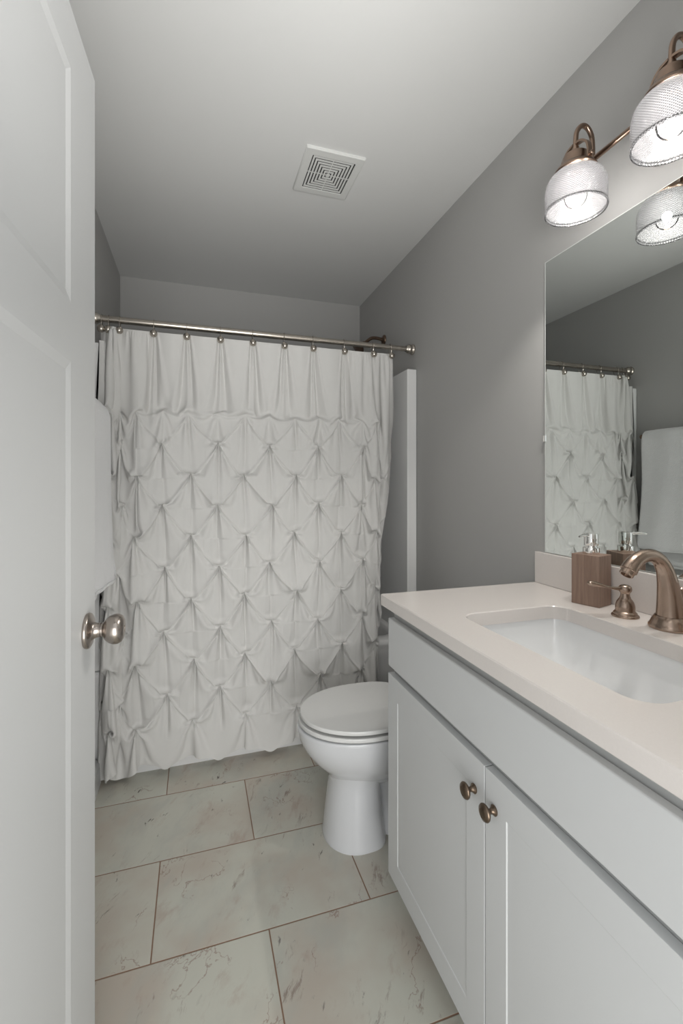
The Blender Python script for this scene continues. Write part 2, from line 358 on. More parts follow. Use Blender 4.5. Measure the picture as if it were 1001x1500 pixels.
# ------------------------------------------------------------------ the curtain
# ---- shower curtain cloth: relaxed by position based dynamics between its pintucks
def curtain_cloth(iters=(260,150), seed=4):
    rng = np.random.RandomState(seed)
    PR, PC = .1340, .1300          # fabric between pintuck rows / half columns
    K0, K1 = -3, 11              # half column indices that carry pintucks
    NR = 11
    top_h = .348
    def plane_y(z): return np.interp(z, [-.80, .68], [2.088, 2.160])
    def kx(k, z):
        ks = np.array([-5,-4,-3,-2,-1,0,1,2,3,4,5,6,7,8,9,10,11,12])
        xs = np.array([-.402,-.385,-.372,-.352,-.305,-.246,-.136,-.022,.096,.213,.331,.448,.562,.674,.785,.868,.925,.955])
        x = np.interp(k, ks, xs)
        x = x - np.clip((k-9)/3,0,1)*.075*np.clip((.68-z)/1.7,0,1)
        return x
    def ky(k):
        ks = np.array([-5,-4,-3,-2,-1,0,1,9,10,11,12])
        ys = np.array([.03,-.02,.035,-.035,.01,-.008,0,0,.0,.025,-.01])
        return np.interp(k, ks, ys)
    Ltot_s = (K1-K0+1.1)*PC
    Lt = top_h + (NR-1)*PR + .150
    def pos_of(k, r):
        z = .32 - .1365*r
        z = z + .004*math.sin(k*1.9+r*2.3)
        x = kx(k, z) + .006*math.sin(r*1.3+k*2.1) + (.0035*(r-4) if k<4 else 0)*(.6 if k>0 else 0)
        y = plane_y(z)+ky(k)
        q = y/2.14
        return np.array([x*q, y-(.012 if 0<r else .004), z*q])
    def build(h):
        ns = int(round(Ltot_s/h))+1; nt = int(round(Lt/h))+1
        return ns, nt, Ltot_s/(ns-1), Lt/(nt-1)
    hooks_x = [-.385,-.358,-.315,-.178,-.04,.106,.253,.402,.544,.704,.86,.962]
    hook_s=[.012,.085]+[(np.interp(hx,[-.36,-.246,-.136,-.022,.096,.213,.331,.448,.562,.674,.785,.868,.925,.97],[-1.5,0,1,2,3,4,5,6,7,8,9,10,11,11.5])-K0+.55)*PC for hx in hooks_x[2:]]
    hook_s[-1]=Ltot_s-.012
    def top_pos(S):
        x=np.interp(S,hook_s,hooks_x)
        P=np.zeros((len(S),3)); P[:,0]=x
        P[:,1]=2.160; P[:,2]=.674
        for i in range(len(hook_s)-1):
            m=(S>=hook_s[i])&(S<=hook_s[i+1]); f=(S[m]-hook_s[i])/(hook_s[i+1]-hook_s[i])
            L=hook_s[i+1]-hook_s[i]; D=hooks_x[i+1]-hooks_x[i]
            A=.5*math.sqrt(max(L*L-D*D,0))*.85
            sg=1 if i%2==0 and i<2 else -1
            P[m,1]+=sg*min(A,.03)*np.sin(np.pi*f)**1.3*(-1 if i>1 else 1)*(1. if i<2 else -1.)
            P[m,2]-=.010*np.sin(np.pi*f)*min(1,D/.1)
        return P
    def pins(ns, nt, hs, ht):
        idx=[]; pos=[]; gat=[]
        tp=top_pos(np.arange(ns)*hs)
        for a in range(ns):
            idx.append((a,0)); pos.append(tp[a]); idx.append((a,1)); pos.append(tp[a]+np.array([0,0,-ht]))
        for r in range(NR):
            for k in range(K0, K1):
                if (k + r) % 2:
                    if r: continue      # rows alternate
                    s=(k-K0+.55)*PC; a=int(round(s/hs)); b=int(round(top_h/ht)); p=pos_of(k,0)+np.array([0,-.012,-.001])
                    idx.append((a,b)); pos.append(p); continue
                s=(k-K0+.55)*PC; t=top_h+r*PR
                a=int(round(s/hs)); b=int(round(t/ht))
                if a<0 or a>=ns or b>=nt: continue
                p=pos_of(k,r); 
                idx.append((a,b)); pos.append(p)
                if r>0:
                    R=.0125
                    n=int(R/hs)
                    for i in range(-n,n+1):
                        for j in range(-n,n+1):
                            if (i or j) and (i*hs)**2+(j*ht)**2<=R*R and 0<=a+i<ns and 0<=b+j<nt:
                                gat.append((a+i,b+j,p+np.array([i*hs*.12, -.002, -j*ht*.12])))
        return idx,pos,gat
    X=None
    for lev,(h,it) in enumerate(zip((.012,.006),iters)):
        ns,nt,hs,ht=build(h)
        idx,pos,gat=pins(ns,nt,hs,ht)
        S=np.arange(ns)*hs; T=np.arange(nt)*ht
        if X is None:
            X=np.zeros((ns,nt,3))
            for a in range(ns):
                k=S[a]/PC-.55+K0
                # top edge x by hook interpolation
                sx=np.interp(S[a],hook_s,hooks_x)
                for b in range(nt):
                    r=(T[b]-top_h)/PR
                    if r>=0:
                        p=pos_of(k,r)
                    else:
                        f=T[b]/top_h; p=pos_of(k,0)*f+np.array([sx,2.160,.675])*(1-f)
                    X[a,b]=p
            kk=(S[:,None]/PC-.55+K0); rr=(T[None,:]-top_h)/PR
            u=np.pi*(kk+rr)/2; v=np.pi*(kk-rr)/2     # zero on the diagonals through the pintucks
            bump=np.abs(np.sin(u)*np.sin(v))**.5
            vert=np.minimum(np.abs((kk+2000.)%1.),1-np.abs((kk+2000.)%1.))*2
            X[:,:,1]+=np.where(rr>0,.018*bump-.010*(1-vert),-.006)+rng.uniform(-.002,.002,(ns,nt))
        else:
            o=X; os,ot=o.shape[:2]
            fa=np.linspace(0,os-1,ns); fb=np.linspace(0,ot-1,nt)
            a0=np.clip(fa.astype(int),0,os-2); b0=np.clip(fb.astype(int),0,ot-2)
            wa=(fa-a0)[:,None,None]; wb=(fb-b0)[None,:,None]
            g=lambda i,j:o[np.ix_(a0+i,b0+j)]
            X=(g(0,0)*(1-wa)+g(1,0)*wa)*(1-wb)+(g(0,1)*(1-wa)+g(1,1)*wa)*wb
        w=np.ones((ns,nt,1))
        P=np.array([(a,b) for a,b in idx]); PP=np.array(pos)
        w[P[:,0],P[:,1]]=0
        if gat:
            GA=np.array([(a,b) for a,b,_ in gat]); GP=np.array([p for *_,p in gat]); w[GA[:,0],GA[:,1]]=0.0
        def fix():
            X[P[:,0],P[:,1]]=PP
            if gat: X[GA[:,0],GA[:,1]]=GP
        fix()
        V=np.zeros_like(X)
        cons=[]
        def add(sl1,sl2,L,k): cons.append((sl1,sl2,L,k))
        def sets(di,dj,L,k):
            # colour so that no node is shared inside one set
            n=max(di,abs(dj))
            for par in range(2):
                if di:
                    A=slice(None)
                    i0=np.arange(ns-di); m=((i0//di)%2==par); ia=i0[m]
                    if dj>=0: ja=np.arange(0,nt-dj)
                    else: ja=np.arange(-dj,nt)
                    cons.append((np.ix_(ia,ja),np.ix_(ia+di,ja+dj),L,k))
                else:
                    j0=np.arange(nt-dj); m=((j0//dj)%2==par); ja=j0[m]; ia=np.arange(ns)
                    cons.append((np.ix_(ia,ja),np.ix_(ia,ja+dj),L,k))
        d=math.hypot(hs,ht)
        sets(1,0,hs,1.); sets(0,1,ht,1.)
        sets(1,1,d,.35); sets(1,-1,d,.35)
        bk=.12 if lev==0 else .10
        sets(2,0,2*hs,bk); sets(0,2,2*ht,bk)
        if lev==1: sets(4,0,4*hs,.05); sets(0,4,4*ht,.05)
        dt=.012; g=1.0
        for n in range(it):
            V[:,:,2]-=g*dt*w[:,:,0]
            V*=.965
            old=X.copy(); X=X+V*dt*w
            for sub in range(2):
                for A,B,L,k in cons:
                    xa=X[A]; xb=X[B]; wa_=w[A]; wb_=w[B]
                    dd=xb-xa; l=np.sqrt((dd*dd).sum(2,keepdims=True))+1e-9
                    c=k*(l-L)/l/np.maximum(wa_+wb_,1e-6)*dd
                    X[A]=xa+wa_*c; X[B]=xb-wb_*c
                # cannot pass behind the tub line, nor come far forward
                py=plane_y(X[:,:,2])
                flat=(S>(4.2*PC))&(S<Ltot_s-1.6*PC)
                mx=np.where(flat[:,None],py+.022,py+.05)
                X[:,:,1]=np.minimum(X[:,:,1],mx)
                X[:,:,1]=np.maximum(X[:,:,1],py-.075)
                X[:,:,0]=np.clip(X[:,:,0],-.422,1.02)
                fix()
            V=(X-old)/dt
            vm=np.sqrt((V*V).sum(2,keepdims=True)); V*=np.minimum(1,1.2/np.maximum(vm,1e-6))
    # relax half way towards the evenly hung lattice (the stitched cloth hangs flatter than bare relaxation)
    kk=(S[:,None]/PC-.55+K0)+0*T[None,:]; rr=(T[None,:]-top_h)/PR+0*S[:,None]
    Y0=np.zeros_like(X)
    for a in range(ns):
        k=S[a]/PC-.55+K0; sx=np.interp(S[a],hook_s,hooks_x)
        for b in range(nt):
            r=(T[b]-top_h)/PR
            if r>=0: Y0[a,b]=pos_of(k,r)
            else:
                f=T[b]/top_h; Y0[a,b]=pos_of(k,0)*f+np.array([sx,2.160,.675])*(1-f)
    return finish(X,Y0,kk,rr,[h/PC-.55+K0 for h in hook_s],top_h/PR)
def up2(A):
    def ax(A):
        n=A.shape[0]; P=np.concatenate([2*A[:1]-A[1:2],A,2*A[-1:]-A[-2:-1]]); m=(9*(A[:-1]+A[1:])-(P[:-3]+P[3:]))/16
        o=np.zeros((2*n-1,)+A.shape[1:]); o[::2]=A; o[1::2]=m; return o
    return np.swapaxes(ax(np.swapaxes(ax(A),0,1)),0,1)
def finish(X,Y0,kk,rr,hk,th):
    PRc,PCc=.134,.130
    ku=up2(kk[:,:,None])[:,:,0]; ru=up2(rr[:,:,None])[:,:,0]; X=up2(X); Y0=up2(Y0)
    u=(ku+ru)/2; v=(ku-ru)/2
    fu=u-np.round(u); fv=v-np.round(v)
    # distance to the nearest pintuck, in metres of cloth
    dk=np.minimum(np.hypot((fu+fv)*PCc,(fu-fv)*PRc), 1)
    inp=np.clip((ru-.0)/.6,0,1)
    ws=.50+.50*np.exp(-(dk/.030)**2); ws=ws*inp+(1-inp)*(.92-.55*np.exp(-(ru/.7)**2))
    edge=np.clip(np.maximum((0.6-ku)/1.2,(ku-9.2)/1.),0,1); ws=ws+(1-ws)*edge*.6
    Z=X*ws[:,:,None]+Y0*(1-ws[:,:,None])
    Z[:,:,1]=X[:,:,1]*(.75+.25*edge)+(1-(.75+.25*edge))*Y0[:,:,1]
    D=np.zeros(ku.shape); L=.1866
    rowm=np.clip(ru/.25,0,1)*np.clip((10.35-ru)/.4,0,1)
    def ridge(fr,al,amp,w,sh):
        # al: 0..1 along the line between two pintucks
        d=fr*L; env=.55+.45*np.abs(np.cos(np.pi*al))**1.5
        return amp*env*np.exp(-(d/w)**2)+sh*env*np.tanh(d/(w*.8))*np.exp(-(d/(w*3.2))**2)
    wob=.010*np.sin(ku*5.1+ru*3.3)
    D+=rowm*ridge(fv+wob*.4,u-np.floor(u),.0075,.0052,.0030)     # falling to the right
    D+=rowm*ridge(fu+wob*.4,v-np.floor(v),.0070,.0050,-.0042)    # falling to the left, crisper
    # upright folds below each pintuck
    kr=np.round(ku); fk=(ku-kr)*PCc
    fv2=((ru-kr)/2); fv2=fv2-np.floor(fv2)
    e=(np.exp(-fv2*2.6)+.90*np.exp(-(1-fv2)*9))
    wd=.0055+.012*fv2
    D-=rowm*e*(.0125*np.exp(-((fk-.002)/wd)**2))
    D+=rowm*e*(.0070*np.exp(-((np.abs(fk)-.0155-.012*fv2)/(.007+.006*fv2))**2))
    # fan of soft pleats falling from every hook
    tt=np.clip((ru+th)/th,0,1.15); tm=np.clip(tt/.08,0,1)*np.clip((1.15-tt)/.30,0,1)*(1-edge)
    for i,h in enumerate(hk):
        if i<2: continue
        dx=(ku-h)*PCc; sg=[1,-1,.6,-.5,1,-.8][i%6]
        for off,am,wd_ in ((.004*sg,.0065,.010),(.036*sg,-.0075,.011),(-.034*sg,-.0060,.010),(.068,.0050,.015),(-.066,.0045,.015)):
            D+=tm*am*np.exp(-((dx-off*(.25+.9*tt))/(wd_*(.35+1.1*tt)))**2)
    # one edge of each upright pleat overlaps the other
    e2=np.clip(1.05-.75*fv2,0,1)*np.clip(fv2/.04,0,1)*np.clip((1-fv2)/.2,0,1)
    sgn=np.where((kr.astype(int)*7+np.floor(ru).astype(int)*3)%5==0,-.6,1.)
    D-=rowm*e2*sgn*.0062*np.tanh((fk-.001)/.0035)*np.exp(-np.abs(fk)/.026)
    D+=rowm*.0035*np.sin(ku*2.3+ru*1.7)*np.sin(ru*2.9-ku)
    # star of pleats right at the stitch
    D+=rowm*.006*np.exp(-(dk/.012)**2)
    Z[:,:,1]-=1.3*D*(1-.5*edge)
    # stays in front of the tub and of the surround's edge
    cap=np.where((Z[:,:,0]<-.366)&(Z[:,:,2]<.605),2.120,9.); cap=np.where(Z[:,:,2]<-.77,np.minimum(cap,2.112),cap)
    Z[:,:,1]=np.minimum(Z[:,:,1],cap)
    # hem and header seam
    hem=np.exp(-((ru-0.02)/.03)**2); Z[:,:,1]-=.0016*hem
    return Z
X = curtain_cloth()
hook_pts = [(-.385, 0), (-.358, 0), (-.315, 0), (-.178, 0), (-.04, 0), (.106, 0), (.253, 0), (.402, 0), (.544, 0), (.704, 0), (.86, 0), (.958, 0)]
X[:, :, 2] += H
ns_, nt_ = X.shape[:2]
ii = np.arange(ns_*nt_).reshape(ns_, nt_)
F = np.stack([ii[:-1, :-1], ii[1:, :-1], ii[1:, 1:], ii[:-1, 1:]], -1).reshape(-1, 4)
me = bpy.data.meshes.new('shower_curtain'); me.from_pydata(X.reshape(-1, 3).tolist(), [], F.tolist()); me.materials.append(M['curtain'])
me.polygons.foreach_set('use_smooth', [True]*len(me.polygons))
cur = bpy.data.objects.new('shower_curtain', me); COL.objects.link(cur)
recenter(cur, (.3, RY, RZ))

tag(cur, 'white pintuck shower curtain hanging in diamond pleats in front of the tub', 'shower curtain')
order = ['leftmost, tight against the alcove wall', 'second from the left, on the folded-back hem', 'third from the left', 'fourth from the left', 'fifth from the left', 'sixth from the left',
         'seventh from the left', 'fifth from the right', 'fourth from the right', 'third from the right', 'second from the right, just past the shower head', 'rightmost, at the free corner of the curtain']
def hook(x, y):
    r = empty('curtain_hook', (x, RY, RZ))
    ring = [(0, (.0172)*math.sin(a), (.0172)*math.cos(a)) for a in [math.radians(t) for t in range(-150, 151, 15)]]
    ring = [(0, y-RY+.006, -.046)]+[(0, -.0165, -.022)]+[(0, -(.0172)*math.cos(a), (.0172)*math.sin(a)) for a in [math.radians(t) for t in range(-20, 201, 15)]]+[(0, .0155, -.022), (0, .010, -.040)]
    MB().tube(spline(ring, 3), .0013, 8).build('ring', M['nickel'], r)
    k = MB().lathe([(0, 0), (.0035, 0), (.0035, .004), (.0105, .0060), (.0148, .011), (.0162, .0175), (.0150, .024), (.0100, .030), (.004, .0325), (0, .033)], 24, Matrix.Translation((0, y-RY+.008, -.050)) @ Matrix.Rotation(math.pi/2, 4, 'X'))
    k.build('ball', M['nickel'], r)
    return r
h0 = None
for i, (hx, hy) in enumerate(hook_pts):
    if h0 is None: h = h0 = hook(hx, 2.160)
    else:
        h = h0.copy(); COL.objects.link(h)
        for c in h0.children:
            q = c.copy(); COL.objects.link(q); q.parent = h
    h.location = (hx, RY, RZ); 
    tag(h, 'nickel ball hook on the curtain rod, '+order[i], 'curtain hook', 'ball hooks along the curtain rod')

# ------------------------------------------------------------------ towel bar and towel on the left wall
tb = empty('towel_bar', (XL, 2.04, .285+H), label='dark metal towel bar on the left wall, mostly under the folded white towel', cat='towel bar')
MB().tube([(.068, .01, 0), (.068, -.65, 0)], .0065, 16).build('bar', M['darkbronze'], tb)
for yy in (0, -.64):
    MB().lathe([(0, .0005), (.020, .0005), (.021, .004), (.016, .009), (.009, .014), (.009, .058), (.012, .062), (.012, .074), (0, .078)], 28, Matrix.Translation((0, yy, 0)) @ Matrix.Rotation(math.pi/2, 4, 'Y')).build('post', M['darkbronze'], tb, angle=50)
def towel_sheet(name, off, cut, parent):
    bx, bz = XL+.068, .285+H
    # centre line of the cloth in the XZ plane: back leg up, over the bar, front leg down
    line = [(bx-.022, .775), (bx-.024, 1.0), (bx-.025, 1.3), (bx-.022, bz-.03), (bx-.0185, bz+.004), (bx-.010, bz+.019), (bx+.004, bz+.022), (bx+.018, bz+.013), (bx+.027, bz-.012), (bx+.030, bz-.06), (bx+.033, 1.25), (bx+.040, 1.02), (bx+.047, .90), (bx+.049, .875)]
    line = [(x, z+(cut if z < .9 else 0)) for x, z in line]
    L = spline(line, 6); n = len(L); rings = []; NY = 46
    rnd = random.Random(3)
    for j in range(NY+1):
        y = 2.018-.56*j/NY; f = j/NY
        left, right = [], []
        for i, (x, z) in enumerate(L):
            a = L[max(i-1, 0)]; b_ = L[min(i+1, n-1)]; tx, tz = b_[0]-a[0], b_[1]-a[1]; ln = math.hypot(tx, tz)+1e-9; nx, nz = -tz/ln, tx/ln; x += nx*off; z += nz*off
            th = .0052+.0008*math.sin(y*31+i*.15)
            if i > n-6: th *= 1.25 if i < n-2 else .8
            s_ = max(0, (i-n*.45)/(n*.55)); wv = (.0045*math.sin(y*17+1)+.0035*math.sin(y*39+z*3))*s_
            zz = z+(.006*math.sin(y*9) if (i < 4 or i > n-5) else 0)
            left.append((x+wv-nx*th, zz-nz*th)); right.append((x+wv+nx*th, zz+nz*th))
        e = .62 if j in (0, NY) else .92 if j in (1, NY-1) else 1
        loop = left+right[::-1]
        m_ = [((l[0]+r[0])/2, (l[1]+r[1])/2) for l, r in zip(left, right)]; mm = m_+m_[::-1]
        loop = [(q[0]+(p[0]-q[0])*e, q[1]+(p[1]-q[1])*e) for p, q in zip(loop, mm)]
        yoff = [(.010*math.sin(z*7)*((z-.8)/.8) if True else 0) for _, z in loop]
        rings.append([(p[0], y+.006*math.sin(p[1]*8+1)+.010*(1.5-p[1])*(1 if f < .5 else -1), p[1]) for p in loop])
    t = MB().loft(rings).build(name, M['towel'], parent, angle=180, sub=1)
    if not parent: recenter(t, (bx, 1.75, bz))
    else: t.data.transform(Matrix.Translation(-parent.location))
    return t
tw = towel_sheet('towel', .0055, 0, None)
tag(tw, 'white terry bath towel folded over the bar on the left wall, behind the door', 'towel')
towel_sheet('inner_fold', -.0095, .02, tw)

# ------------------------------------------------------------------ exhaust vent in the ceiling
vx, vy, vw, vh = .503, 1.757, .116, .130
vent = empty('exhaust_vent', (vx, vy, ZC), label='square white exhaust fan grille with concentric slots in the ceiling', cat='vent')
b = MB(); g = .085; gy = .097
outer = [rrect(-vw, vw, -vh, vh, .003, 0, 2), rrect(-vw, vw, -vh, vh, .003, -.006, 2), rrect(-vw+.004, vw-.004, -vh+.004, vh-.004, .003, -.0095, 2), rrect(-g, g, -gy, gy, .001, -.0100, 2), rrect(-g, g, -gy, gy, .001, -.0058, 2)]
b.loft(outer, cap0=False, cap1=False).build('frame', M['vent'], vent, angle=30)
MB().box((-g-.001, -gy-.001, -.0060), (g+.001, gy+.001, -.0050)).build('backing', M['dark'], vent, smooth=False)
b = MB(); n = 7
for k in range(n):
    s1 = 1-(k+.40)/n; s0 = 1-(k+1)/n
    if k == n-1: s0 = 0.0001
    a1, b1, a0, b0 = g*s1, gy*s1, g*s0, gy*s0
    ro = [(-a1,-b1),(a1,-b1),(a1,b1),(-a1,b1)]; ri = [(-a0,-b0),(a0,-b0),(a0,b0),(-a0,b0)]
    b.loft([[(x, y, -.0062) for x, y in ro], [(x, y, -.0078) for x, y in ro], [(x, y, -.0078) for x, y in ri], [(x, y, -.0062) for x, y in ri]], cap0=False, cap1=False)
b.box((-.0015, -gy, -.0076), (.0015, gy, -.0060)); b.box((-g, -.0015, -.0076), (g, .0015, -.0060))
b.build('louvres', M['vent'], vent, smooth=False)

# ------------------------------------------------------------------ toilet, its tank against the right wall
ty = 1.556
toi = empty('toilet', (.70, ty, 0), label='white elongated toilet with closed lid between the vanity and the tub', cat='toilet')
def egg(xf, xb, hw, z, n=56, sq=2.35, xc=None):
    xc = xc if xc is not None else xf+(xb-xf)*.52; out = []
    for k in range(n):
        a = 2*math.pi*k/n; c, s_ = math.cos(a), math.sin(a)
        if c < 0: x = xc-(xc-xf)*abs(c)**(2/2.05); y = hw*math.copysign(abs(s_)**(2/2.05), s_)
        else: x = xc+(xb-xc)*abs(c)**(2/3.4); y = hw*math.copysign(abs(s_)**(2/sq), s_)
        out.append((x-.70, y, z))
    return out
bowl = [(.452,.72,.085,.205),(.448,.76,.100,.222),(.428,.79,.122,.245),(.396,.80,.146,.277),(.366,.81,.164,.315),(.347,.815,.175,.352),(.339,.82,.1795,.383),(.338,.82,.180,.396),(.344,.815,.176,.402),(.37,.80,.15,.4025)]
b = MB().loft([egg(a, c, h_, z) for a, c, h_, z in spline(bowl, 4)])
b.build('bowl', M['porcelain'], toi, angle=60)
ped = [(.430,.648,.1195,0),(.430,.648,.1195,.010),(.4335,.645,.117,.035),(.441,.638,.111,.10),(.449,.632,.106,.16),(.455,.63,.103,.205),(.452,.65,.108,.235),(.44,.70,.118,.262)]
p = MB().loft([egg(a, c, h_, z, 56, 2.6) for a, c, h_, z in spline(ped, 4)])
p.build('pedestal', M['porcelain'], toi, angle=60)
tr = [(.60,.93,.088,0),(.60,.93,.088,.02),(.60,.925,.080,.10),(.60,.92,.078,.20),(.60,.91,.10,.28),(.62,.91,.13,.33),(.66,.92,.15,.398)]
MB().loft([egg(a, c, h_, z, 56, 3.5) for a, c, h_, z in spline(tr, 3)]).build('trapway', M['porcelain'], toi, angle=60)
def slab(name, xf, xb, hw, z0, z1, dome, m, lip=.006, edge=.006):
    R = [egg(xf+edge, xb-edge, hw-edge, z0), egg(xf+.001, xb, hw-.001, z0+edge*.6), egg(xf, xb, hw, (z0+z1)/2), egg(xf+.001, xb, hw-.001, z1-edge*.6), egg(xf+edge, xb-edge, hw-edge, z1),
         egg(xf+.05, xb-.04, hw-.05, z1+dome*.7), egg(xf+.13, xb-.10, hw-.12, z1+dome)]
    return MB().loft(R).build(name, m, toi, angle=28)
slab('seat', .3420, .80, .1840, .4080, .4225, 0, M['seat'], edge=.0035)
lid = slab('lid', .3480, .795, .1800, .4300, .4440, .0022, M['seat'], edge=.0028)
for s_ in (-1, 1):
    MB().lathe([(0, 0), (.013, 0), (.013, .05), (0, .05)], 20, Matrix.Translation((.807-.70, s_*.08-.025, .425)) @ Matrix.Rotation(-math.pi/2, 4, 'X')).build('hinge', M['seat'], toi, bevel=.002)
tk = [rrect(.885-.70, 1.078-.70, -.20, .20, .03, .400), rrect(.880-.70, 1.08-.70, -.215, .215, .035, .50), rrect(.872-.70, 1.082-.70, -.225, .225, .035, .735)]
MB().loft(tk).build('tank', M['porcelain'], toi, angle=40)
tl = [rrect(.862-.70, 1.084-.70, -.236, .236, .035, .737), rrect(.860-.70, 1.085-.70, -.238, .238, .037, .745), rrect(.860-.70, 1.085-.70, -.238, .238, .037, .765), rrect(.866-.70, 1.08-.70, -.232, .232, .035, .772)]
MB().loft(tl).build('tank_lid', M['porcelain'], toi, angle=50)
MB().lathe([(0, 0), (.012, 0), (.012, .012), (0, .014)], 20, Matrix.Translation((.872-.70, .15, .68)) @ Matrix.Rotation(-math.pi/2, 4, 'Y')).tube([(.165, .15, .68), (.158, .12, .678), (.158, .07, .672)], .005, 10).build('flush_lever', M['chrome'], toi)

# ------------------------------------------------------------------ vanity
VX, VY1, VY0 = .538, 1.229, .297; YM = (VY0+VY1)/2; KZ = .109; VT = ZT-.034
van = empty('vanity_cabinet', (VX+.27, YM, 0), label='white shaker vanity cabinet with two doors under the quartz top', cat='cabinet')
o = Vector((VX+.27, YM, 0))
def loc(p): return Vector(p)-o
b = MB(); vz0, vz1, vx0, vx1 = KZ-.004, VT-.0005, VX+.0195, XR-.002
b.box(loc((vx0, VY0, vz0)), loc((vx1, VY1, vz0+.018)))                       # bottom
b.box(loc((vx0, VY0, vz0+.018)), loc((vx1, VY0+.018, vz1)))                  # near side
b.box(loc((vx0, VY1-.014, vz0+.018)), loc((vx1, VY1, vz1)))                  # far side
b.box(loc((vx1-.008, VY0+.018, vz0+.018)), loc((vx1, VY1-.014, vz1)))        # back
b.box(loc((vx0, VY0+.018, vz0+.018)), loc((vx0+.019, VY1-.014, vz1))).build('body', M['cabinet_in'], van, smooth=False)
MB().box(loc((VX+.085, VY0+.003, .001)), loc((VX+.098, VY1-.003, KZ-.0045))).build('toe_kick', M['cabinet_in'], van, smooth=False)
# side panel of the carcass that can be seen from the toilet side
MB().box(loc((VX+.0195, VY1, KZ-.004)), loc((XR-.002, VY1+.004, VT-.0005))).build('side_panel', M['cabinet'], van, smooth=False, bevel=.001)
# fronts: local x along -Y, facing -X
def front(name, y1, y0, z0, z1, panels, depth, bev):
    d_ = panelled(y1-y0, z1-z0, .019, panels, depth, bev).build(name, M['cabinet'], van, smooth=False, bevel=.0032, segs=3)
    R = Matrix(((0, 1, 0, 0), (-1, 0, 0, 0), (0, 0, 1, 0), (0, 0, 0, 1)))
    d_.matrix_basis = Matrix.Translation(loc((VX, y1, z0))) @ R; return d_
dz1, dz0, oz1 = -.390+H, -.530+H, -.551+H
front('drawer_front', VY1+.004, VY0, dz0, dz1, [], 0, 0)
def pull(parent, x, z):
    k = MB().lathe([(0, 0), (.0095, 0), (.0100, .002), (.0085, .0035), (.0052, .007), (.0048, .012), (.0070, .0155), (.0130, .0175), (.0158, .020), (.0163, .0225), (.0145, .0255), (.009, .0278), (.0085, .0272), (0, .0285)], 36,
                   Matrix.Translation((x, 0, z)) @ Matrix.Rotation(math.pi/2, 4, 'X')).build('knob', M['pull'], parent, angle=55)
    return k
g_ = .0015; st = .063; hz = oz1-KZ
dl = front('door', VY1+.004, YM+g_, KZ, oz1, [(st, VY1+.004-YM-g_-st, st, hz-st)], .0020, .0010)
dr = front('door', YM-g_, VY0, KZ, oz1, [(st, YM-g_-VY0-st, st, hz-st)], .0020, .0010)
pull(dl, VY1+.004-(YM+.035), hz-.065); pull(dr, .029, hz-.065)

# counter with the sink cut out
CX0, CX1, CY1, CY0 = .5215, XR-.001, 1.2495, .262
SX0, SX1, SY0, SY1 = .624, .928, .496, .990
def plate(x0, x1, y0, y1, inner, z0, z1, chf=.0025):
    n = len(inner); cx = (SX0+SX1)/2; cy = (SY0+SY1)/2; outer = []
    for x, y, _ in inner:
        # push the cut-out's corners to the plate's corners
        dx = (x-cx)/((SX1-SX0)/2); dy = (y-cy)/((SY1-SY0)/2); m_ = max(abs(dx), abs(dy)); dx /= m_; dy /= m_
        outer.append(((x0+x1)/2+dx*(x1-x0)/2, (y0+y1)/2+dy*(y1-y0)/2))
    # snap to exact corners
    for qx, qy in ((x0,y0),(x1,y0),(x0,y1),(x1,y1)):
        i = min(range(n), key=lambda k: (outer[k][0]-qx)**2+(outer[k][1]-qy)**2); outer[i] = (qx, qy)
    def shr(p, d): return (min(max(p[0], x0+d), x1-d), min(max(p[1], y0+d), y1-d))
    ins = [(x, y) for x, y, _ in inner]
    def grow(p, d):
        dx, dy = p[0]-cx, p[1]-cy; l = math.hypot(dx, dy); return (p[0]+dx/l*d, p[1]+dy/l*d)
    rings = [[(*p, z0) for p in ins], [(*p, z1-.002) for p in ins], [(*grow(p, .002), z1) for p in ins], [(*shr(p, chf), z1) for p in outer], [(*p, z1-chf) for p in outer], [(*p, z0+chf) for p in outer], [(*shr(p, chf), z0) for p in outer], [(*p, z0) for p in ins]]
    return MB().loft(rings, cap0=False, cap1=False)
inner = rrect(SX0, SX1, SY0, SY1, .045, 0, 10)
ct = plate(CX0, CX1, CY0, CY1, inner, VT, ZT).build('countertop', M['quartz'], angle=30)
recenter(ct, ((CX0+CX1)/2, (CY0+CY1)/2, VT)); tag(ct, 'pale quartz countertop with a rectangular sink cut-out on the white vanity', 'countertop')
bs = MB().box((1.0715, CY0, ZT+.0003), (CX1, CY1-.004, -.221+H)).build('backsplash', M['quartz'], smooth=False, bevel=.0015)
recenter(bs, (1.08, YM, ZT)); tag(bs, 'low pale quartz backsplash strip along the wall behind the faucet', 'backsplash')

# undermount sink
def sk(i, z, r): return rrect(SX0-.006+i, SX1+.006-i, SY0-.006+i, SY1+.006-i, r, z, 10)
R = [sk(-.018, VT-.0005, .06), sk(0, VT-.0005, .05), sk(.001, VT-.006, .05), sk(.004, VT-.04, .05), sk(.012, VT-.085, .052), sk(.026, VT-.115, .06), sk(.052, VT-.130, .07), sk(.10, VT-.137, .05)]
Ro = [sk(.11, VT-.150, .05), sk(.045, VT-.142, .07), sk(.010, VT-.115, .06), sk(-.006, VT-.04, .05), sk(-.018, VT-.012, .06)]
snk = MB().loft(R, cap0=False, cap1=True); snk.loft(Ro, cap0=True, cap1=False)
sink = snk.build('sink', M['basin'], angle=60)
recenter(sink, ((SX0+SX1)/2, (SY0+SY1)/2, VT-.15)); tag(sink, 'white rectangular undermount sink below the quartz countertop', 'sink')
dm = MB().lathe([(0, .0045), (.010, .0045), (.022, .0025), (.029, .003), (.031, .001), (.031, -.002), (0, -.002)], 36).build('drain', M['copper'], sink); dm.location = (.03, 0, .0145)

